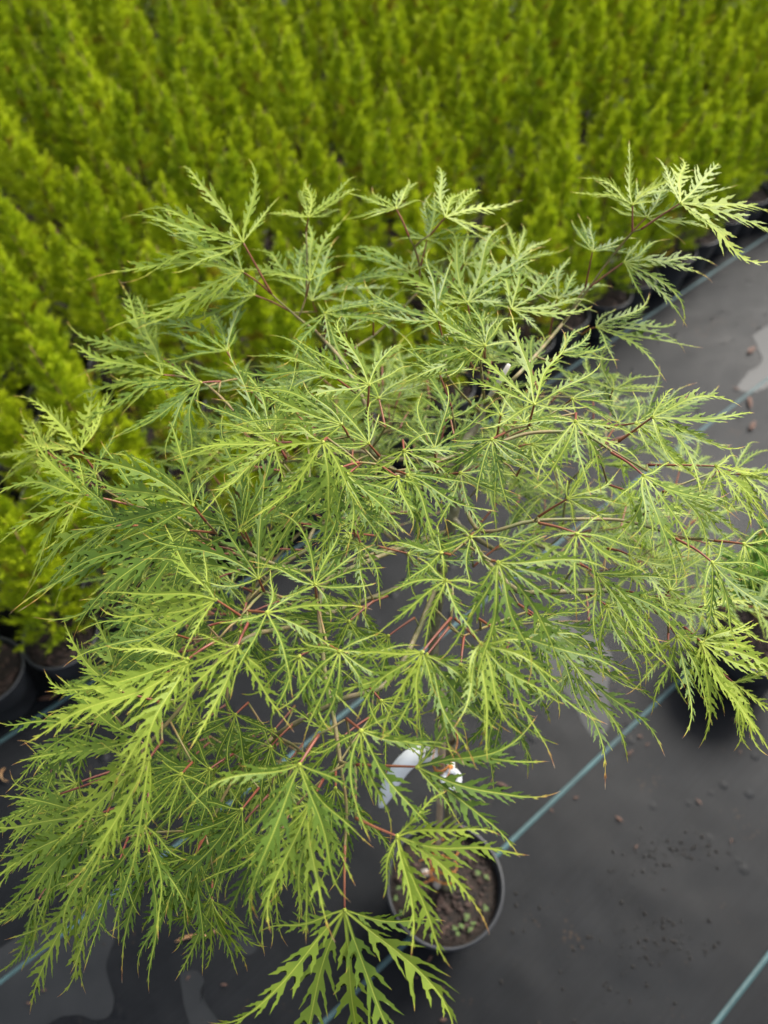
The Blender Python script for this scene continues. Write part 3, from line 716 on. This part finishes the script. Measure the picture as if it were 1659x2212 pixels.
# ------------------------------------------------------------------ the maple: trunk, branches
def pd(x, y, dep): return at_d(x, y, dep)
def py_(px, py, yw):
    d = ray(px, py); return CAM + d * (yw / d.y)
trunk_pts = [maple_base + Vector((0, 0, .12)), maple_base + Vector((.003, .004, .20)), py_(1776, 3088, .295), py_(1772, 2940, .315), py_(1758, 2840, .33), py_(1706, 2588, .385), py_(1740, 2250, .43), py_(1800, 1950, .475), py_(1817, 1782, .50), py_(1870, 1680, .525), py_(1913, 1589, .545)]
tp = smooth_path(trunk_pts, 6); nt = len(tp)
tr = []
for i, p in enumerate(tp):
    u = i / (nt - 1)
    r = .0085 - .0045 * u
    r += .0042 * math.exp(-((u - .40) / .035) ** 2) + .003 * math.exp(-(u / .03) ** 2)      # graft union, flare
    tr.append(r * (1 + .08 * mnoise(p * 60)))
mb = MB(); tube(mb, tp, tr, 12, (0, 0, 0)); link('trunk', mb.mesh('trunk', M['bark'], maple_base), root)

nodes = []      # [pos, parent, limb id, path length]
def add_node(p, par, limb): nodes.append([Vector(p), par, limb, 0 if par is None else nodes[par][3] + (Vector(p) - nodes[par][0]).length]); return len(nodes) - 1
tr_nodes = [add_node(p, None, -1) for p in tp[int(nt * .42):]]
def near_trunk(p): return min(tr_nodes, key=lambda i: (nodes[i][0] - p).length + max(0, nodes[i][0].z - p.z) * .6)
LIMBS = [
    [(2020, 1495, .05), (2160, 1341, .06), (2284, 1186, .05), (2407, 1007, .03), (2470, 940, .02)],
    [(1769, 1493, .07), (1755, 1400, .06)],
    [(1899, 1493, .06), (1889, 1396, .05)],
    [(1920, 1760, .05), (2063, 1710, .04), (2200, 1700, .035), (2299, 1710, .03), (2393, 1763, .02), (2547, 1854, .02)],
    [(1490, 1800, .12), (1470, 1700, .11), (1427, 1565, .09), (1380, 1480, .08), (1330, 1400, .07), (1239, 1299, .06)],
    [(1875, 2081, .07), (2106, 2050, .05), (2400, 2045, .05), (2526, 2067, .05), (2650, 2105, .05), (2762, 2126, .05)],
    [(1400, 2230, .13), (1265, 2330, .05), (1279, 2638, .035), (1313, 2817, .03), (1340, 3000, .02), (1364, 3170, .015), (1358, 3330, .01)],
    [(1300, 2230, .12), (1140, 2240, .07), (934, 2160, .05), (800, 2120, .05)],
    [(1250, 1900, .13), (1050, 1750, .08), (820, 1520, .05), (690, 1480, .03)],
    [(1200, 2450, .14), (1000, 2500, .07), (860, 2600, .05), (700, 2800, .04), (560, 2960, .03)],
    [(2000, 2300, .11), (2150, 2330, .09), (2420, 2330, .09), (2600, 2420, .1)],
    [(1560, 2650, .12), (1330, 2760, .10), (1080, 2900, .12), (930, 3050, .10)],
]
for li, pts in enumerate(LIMBS):
    P3 = [pd(x, y, dome_depth(x, y) + e) for x, y, e in pts]
    par = near_trunk(P3[0]); path = smooth_path([nodes[par][0]] + P3, 5)
    for p in path[1:]: par = add_node(p, par, li)
todo = sorted(leaf_specs, key=lambda s: (s[4] - CC).length)
nl_id = len(LIMBS)
for sp in todo:
    S = sp[4]; best = None; bc = 1e9
    for i, nd in enumerate(nodes):
        dist = (nd[0] - S).length
        c = dist + .16 * nd[3]
        if nd[2] == -1: c += .04
        if c < bc: bc, best = c, i
    dist = (nodes[best][0] - S).length
    if dist < .004: continue
    limb = nodes[best][2]
    if limb == -1: limb = nl_id; nl_id += 1
    a = nodes[best][0]; k = max(2, int(dist / .015)); par = best
    ctrl = a.lerp(S, .45) + Vector((U(-.08, .08), U(-.08, .08), U(.0, .13))) * dist
    for j in range(1, k + 1):
        t = j / k; p = a * (1 - t) ** 2 + ctrl * 2 * t * (1 - t) + S * t * t
        par = add_node(p, par, limb)
# radii: pipe model
acc = [0.0] * len(nodes); kids = [[] for _ in nodes]
for i in range(len(nodes) - 1, -1, -1):
    if not kids[i]: acc[i] = .00095 ** 2.5
    p = nodes[i][1]
    if p is not None: acc[p] += acc[i]; kids[p].append(i)
rad = [min(.0040, .92 * a ** (1 / 2.5)) for a in acc]
groups = {}
for i, nd in enumerate(nodes):
    if nd[1] is None: continue
    p = nd[1]; first = max(kids[p], key=lambda k: acc[k]) == i and nodes[p][2] == nd[2]
    if first: continue
    path = [p, i]; j = i                                     # start of a chain
    while kids[j]:
        j = max(kids[j], key=lambda k: acc[k]); path.append(j)
    groups.setdefault(nd[2], []).append(path)
for limb, paths in groups.items():
    mb = MB()
    for path in paths:
        r0 = rad[path[1]]
        rr = [min(rad[q], r0) for q in path]
        o = len(mb.v)
        tube(mb, [nodes[q][0] for q in path], rr, 6)
        for q, r in zip(path, rr):
            yv = max(0, min(1, 1 - (r - .0012) / .0022))
            for k in range(6): mb.c[o] = (yv, 0, 0); o += 1
    link('branch', mb.mesh('branch', M['bark'], maple_base), root)
mb = MB(); tube(mb, [py_(1913, 1589, .545), py_(1960, 1510, .55), py_(2004, 1436, .555)], [.0030, .0027, .0022], 8)
link('dead_stub', mb.mesh('dead_stub', M['dead'], maple_base), root)

# maple pot
MH = .165; MR = .094
mp = link('pot', pot_mesh(MR, .068, MH, .018).mesh('pot', M['pot']), root)
link('soil', soil_mesh(MR - .0066, MH - .022, 3, rnd).mesh('soil', M['soil']), mp)
link('bark_mulch', chips_mesh(MR - .010, MH - .022, 190, rnd, (.0022, .0055)).mesh('bark_mulch', M['chip']), mp, kind='stuff')

# ------------------------------------------------------------------ cane, ties, tag, pebbles, weeds in the maple's pot
cx = at_z(1722, 3470, MH - .02)
cane_top = py_(1738, 3000, .290)
mb = MB(); path = smooth_path([cx + Vector((0, 0, -.05)), cx + Vector((0, 0, .01)), cx.lerp(cane_top, .5), cane_top, cane_top + (cane_top - cx).normalized() * .10], 6)
rr = [.0042 + (.0008 if i % 7 == 3 else 0) for i in range(len(path))]
tube(mb, path, rr, 10); 
link('bamboo_cane', mb.mesh('bamboo_cane', M['cane'], cx), loc=cx, label='thin beige support cane standing in the pot beside the maple stem', category='cane')
def trunk_at(z):
    return min(tp, key=lambda p: abs(p.z - z))
def tie(z, label, tail):
    a = trunk_at(z); t = (z - cx.z) / (cane_top.z - cx.z); b = cx.lerp(cane_top, t)
    c = (a + b) / 2; ax = (a - b); ax.z = 0; hl = ax.length / 2; ax.normalize(); pr = Vector((-ax.y, ax.x, 0))
    mb = MB(); n = 20; ring = []
    for k in range(n + 1):
        th = 2 * math.pi * k / n
        ring.append(c + ax * math.cos(th) * (hl + .0125) + pr * math.sin(th) * .0125 + Vector((0, 0, .002 * math.sin(th * 2))))
    vs = []; fs = []
    for k, p in enumerate(ring):
        vs += [p + Vector((0, 0, -.0055)), p + Vector((0, 0, .0055))]
    for k in range(n): fs.append((2 * k, 2 * k + 2, 2 * k + 3, 2 * k + 1))
    mb.add(vs, fs)
    e = ring[13]; o = (e - c).normalized()                     # knotted tail
    tl = [e, e + o * .008 + Vector((-.004, -.002, .003)), e + o * .014 + Vector((-.010, -.003, tail))]
    vs = []
    for p in tl: vs += [p + Vector((0, 0, -.003)), p + Vector((0, 0, .003))]
    mb.add(vs, [(0, 2, 3, 1), (2, 4, 5, 3)])
    rock(mb, e + o * .002, .0042, rnd)
    me = mb.mesh('plant_tie', M['tie'], c)
    ob = link('plant_tie', me, loc=c, label=label, category='tie')
    so = ob.modifiers.new('thick', 'SOLIDIFY'); so.thickness = .0009
tie(.187, 'orange tie holding cane and stem just above the soil', -.006)
tie(.245, 'orange tie low on the maple stem with a short loose end', .004)
tie(.335, 'orange tie halfway up the maple stem, knotted over the cane', .003)
tie(trunk_pts[3].z + .02, 'orange tie round the swollen graft, behind the white tag', -.004)

g3 = trunk_pts[3]
mb = MB()                                                     # loop tag: strap hanging out to the left, eye round the stem
strap_px = [(1752, 2985, .005), (1700, 2975, -.012), (1650, 2968, -.02), (1600, 3000, -.022), (1560, 3050, -.016), (1528, 3110, -.006), (1500, 3180, .008)]
D0 = (g3 - CAM).dot(FW)
sp_ = smooth_path([at_d(x, y, D0 + e) for x, y, e in strap_px], 5)
vs = []; fs = []; n = len(sp_)
for i, p in enumerate(sp_):
    t = (sp_[min(i + 1, n - 1)] - sp_[max(i - 1, 0)]).normalized()
    u = i / (n - 1); w = .0075 + .003 * math.sin(u * 3.14) if u < .85 else .0095 * (1 - (u - .85) / .2)
    s_ = t.cross(Vector((.2, -.45, .87)).normalized()).normalized()
    vs += [p - s_ * w, p + s_ * w]
for i in range(n - 1): fs.append((2 * i, 2 * i + 2, 2 * i + 3, 2 * i + 1))
mb.add(vs, fs)
ec = at_d(1776, 3066, D0 - .016); nn = (CAM - ec).normalized(); ea = nn.orthogonal().normalized(); eb = nn.cross(ea)
vs = []; fs = []; m_ = 28
for k in range(m_):
    th = 2 * math.pi * k / m_; o = ea * math.cos(th) + eb * math.sin(th)
    vs += [ec + o * .0055, ec + o * .0125]
for k in range(m_):
    k2 = (k + 1) % m_; fs.append((2 * k, 2 * k2, 2 * k2 + 1, 2 * k + 1))
mb.add(vs, fs)
vs = [at_d(1760, 3000, D0 - .010), at_d(1790, 3000, D0 - .010), at_d(1792, 3045, D0 - .016), at_d(1758, 3045, D0 - .016)]
mb.add(vs, [(0, 1, 2, 3)])
tg = link('plant_tag', mb.mesh('plant_tag', M['tag'], g3), loc=g3, label='blank white plastic loop tag hanging from the maple stem', category='plant tag')
so = tg.modifiers.new('thick', 'SOLIDIFY'); so.thickness = .0006

def single_rock(name, P, size, flat, material, label, cat, group=None):
    mb = MB(); rock(mb, (0, 0, size * flat[2] * .55), size, rnd, flat)
    return link(name, mb.mesh(name, material), loc=P, label=label, category=cat, group=group)
single_rock('pebble', at_z(1722, 3488, MH - .014), .0085, (1, .9, 1.2), M['pebble'], 'pale whitish pebble at the foot of the cane', 'pebble')
single_rock('pebble', at_z(1676, 3440, MH - .016), .0075, (1, .9, .9), M['pebble'], 'small pinkish pale pebble near the pot wall behind a leaf', 'pebble')
weeds = [(1560, 3540), (1580, 3600), (1610, 3640), (1625, 3665), (1640, 3690), (1655, 3630), (1685, 3590), (1720, 3625), (1765, 3480), (1780, 3500), (1800, 3680), (1815, 3650), (1835, 3620), (1850, 3660), (1860, 3640), (1910, 3580), (1835, 3610), (1790, 3660), (1570, 3500), (1700, 3690), (1880, 3440), (1912, 3460)]
for x, y in weeds:
    P = at_z(x, y, MH - .016); mb = MB()
    if (Vector((P.x, P.y, 0)) - maple_base).length > MR - .012: continue
    n = rnd.choice((4, 5, 6)); h = U(.006, .013)
    tube(mb, [(0, 0, -.003), (U(-.001, .001), 0, h)], .0006, 4)
    for k in range(n):
        a = 6.283 * k / n + U(-.3, .3); r = U(.003, .006); w = U(.0011, .0018)
        c, s_ = math.cos(a), math.sin(a); zz = h - (k % 2) * .002
        mb.add([(0, 0, zz), (c * r * .55 - s_ * w, s_ * r * .55 + c * w, zz + .0015), (c * r, s_ * r, zz + .0004), (c * r * .55 + s_ * w, s_ * r * .55 - c * w, zz + .0015)], [(0, 1, 2, 3)])
    link('weed_seedling', mb.mesh('weed_seedling', M['weed']), loc=P, label="tiny green weed seedling sprouting from the soil of the maple's pot", category='weed', group="seedlings in the maple's pot")

# ------------------------------------------------------------------ leafy shrub in a second pot
sc_ = at_z(3010, 2470, .16); sc_.z = 0
sh = link('potted_shrub', None, loc=sc_, category='shrub', label='low rounded bright green shrub in a black pot beyond the maple')
sh.empty_display_size = .08
SR = .105; SH = .16
p2 = link('pot', pot_mesh(SR, .078, SH, .018).mesh('pot', M['pot']), sh)
link('soil', soil_mesh(SR - .0066, SH - .02, 5, rnd).mesh('soil', M['soil']), p2)
link('bark_mulch', chips_mesh(SR - .010, SH - .02, 120, rnd, (.004, .010)).mesh('bark_mulch', M['chip']), p2, kind='stuff')
mb = MB(); ms = MB(); srng = random.Random(4)
cen = Vector((.02, .09, SH + .04))
for i in range(46):
    a = srng.uniform(0, 6.283); el = math.asin(srng.uniform(.05, 1))
    tipp = cen + Vector((math.cos(a) * math.cos(el) * .10, math.sin(a) * math.cos(el) * .10, math.sin(el) * .11)) * srng.uniform(.75, 1.05)
    st = Vector((0, .01, SH - .02)); mid = st.lerp(tipp, .6) + Vector((0, 0, .02)); pth = smooth_path([st, mid, tipp], 4)
    tube(ms, pth, .0011, 5)
    for k in range(16):
        t = srng.uniform(.5, 1); q = st.lerp(tipp, t) + Vector((0, 0, .02 * math.sin(t * 3)))
        d = Vector((srng.uniform(-1, 1), srng.uniform(-1, 1), srng.uniform(-.2, 1))).normalized(); s_ = d.orthogonal().normalized()
        s_.rotate(Matrix.Rotation(srng.uniform(0, 6.28), 3, d)); l = srng.uniform(.014, .024); w = l * .3; nn = d.cross(s_)
        c = (srng.uniform(.1, .9), 1.0 if srng.random() < .04 else 0, 0)
        mb.add([q, q + d * l * .4 + s_ * w + nn * .002, q + d * l, q + d * l * .4 - s_ * w + nn * .002, q + d * l * .5], [(0, 1, 4), (1, 2, 4), (2, 3, 4), (3, 0, 4)], c)
link('foliage', mb.mesh('foliage', M['shrub']), sh); link('stems', ms.mesh('stems', M['stem']), sh)

# ------------------------------------------------------------------ litter on the fabric
def chip_at(x, y, l, label, material='redchip', rot=None):
    P = at_z(x, y, .004); mb = MB()
    rock(mb, (0, 0, l * .07), l * .5, rnd, (1.0, U(.22, .4), .13))
    o = link('bark_chip', mb.mesh('bark_chip', M[material]), loc=P, label=label, category='bark chip', group='bark chips on the fabric')
    o.rotation_euler = (0, 0, U(0, 6.28) if rot is None else rot)
LC = 'small reddish brown bark chip lying on the bare black fabric'
for x, y, l in [(2957, 1381, .040), (2952, 1585, .045), (2900, 1530, .02), (1977, 3091, .024), (2437, 3223, .017), (2752, 3155, .014), (2173, 3191, .010), (1690, 3779, .017), (1740, 3898, .014), (2505, 3333, .012), (210, 3036, .04), (193, 2747, .042),
                (173, 3899, .010), (115, 3950, .010), (882, 3877, .012), (740, 3851, .010), (2478, 2966, .018), (2468, 2768, .016), (2550, 2930, .012), (2915, 2960, .012), (1745, 4015, .012), (2960, 1680, .05), (700, 2960, .025), (1225, 2980, .012), (2890, 2830, .012), (2520, 2900, .014), (2270, 3140, .010), (2880, 3310, .009), (1640, 3850, .008)]:
    chip_at(x, y, l, LC)
P = at_z(772, 3690, .006); mb = MB(); tube(mb, smooth_path([(-.035, 0, 0), (-.01, .003, .003), (.015, -.002, .002), (.035, .004, 0)], 4), [.001] * 2 + [.0022] * 8 + [.0012] * 3, 6)
o = link('twig', mb.mesh('twig', M['dryleaf']), loc=P, label='pale brown dry twig lying on the fabric at the edge of a puddle', category='twig'); o.rotation_euler = (0, 0, .2)
P = at_z(40, 3045, .006); mb = MB()
vs = []
for i in range(9):
    a = i / 8 * 2.2; r = .016
    vs += [(r * math.cos(a), r * math.sin(a), 0.0), (r * math.cos(a), r * math.sin(a), .006 * math.sin(i / 8 * 3.14) + .003)]
mb.add(vs, [(2 * i, 2 * i + 2, 2 * i + 3, 2 * i + 1) for i in range(8)])
o = link('dry_leaf', mb.mesh('dry_leaf', M['dryleaf']), loc=P, label='curled orange-brown dead leaf lying on the fabric', category='leaf')
so = o.modifiers.new('thick', 'SOLIDIFY'); so.thickness = .0008; o.rotation_euler = (0, 0, 2.5)

mb = MB(); gr = random.Random(9)
clus = [(2590, 3350, 110, 40, 70), (2580, 3700, 110, 60, 60), (2440, 3440, 60, 50, 26), (2700, 3740, 120, 30, 40), (2060, 3600, 120, 120, 30), (2780, 3360, 160, 40, 30), (2100, 3880, 260, 120, 30), (2700, 3900, 250, 100, 22), (2350, 3650, 300, 250, 40), (300, 3850, 300, 150, 16), (2850, 1450, 170, 130, 22), (2700, 1700, 120, 100, 10)]
for cx_, cy_, sx, sy, n in clus:
    for _ in range(n):
        P = at_z(gr.gauss(cx_, sx), gr.gauss(cy_, sy), .002)
        rock(mb, (P.x, P.y, .0010), gr.choice((.001, .0014, .002, .0035)) * gr.uniform(.7, 1.2), gr, (1, .8, .55))
link('grit', mb.mesh('grit', M['grit']), label='dark crumbs of soil scattered over the fabric', category='grit', kind='stuff')
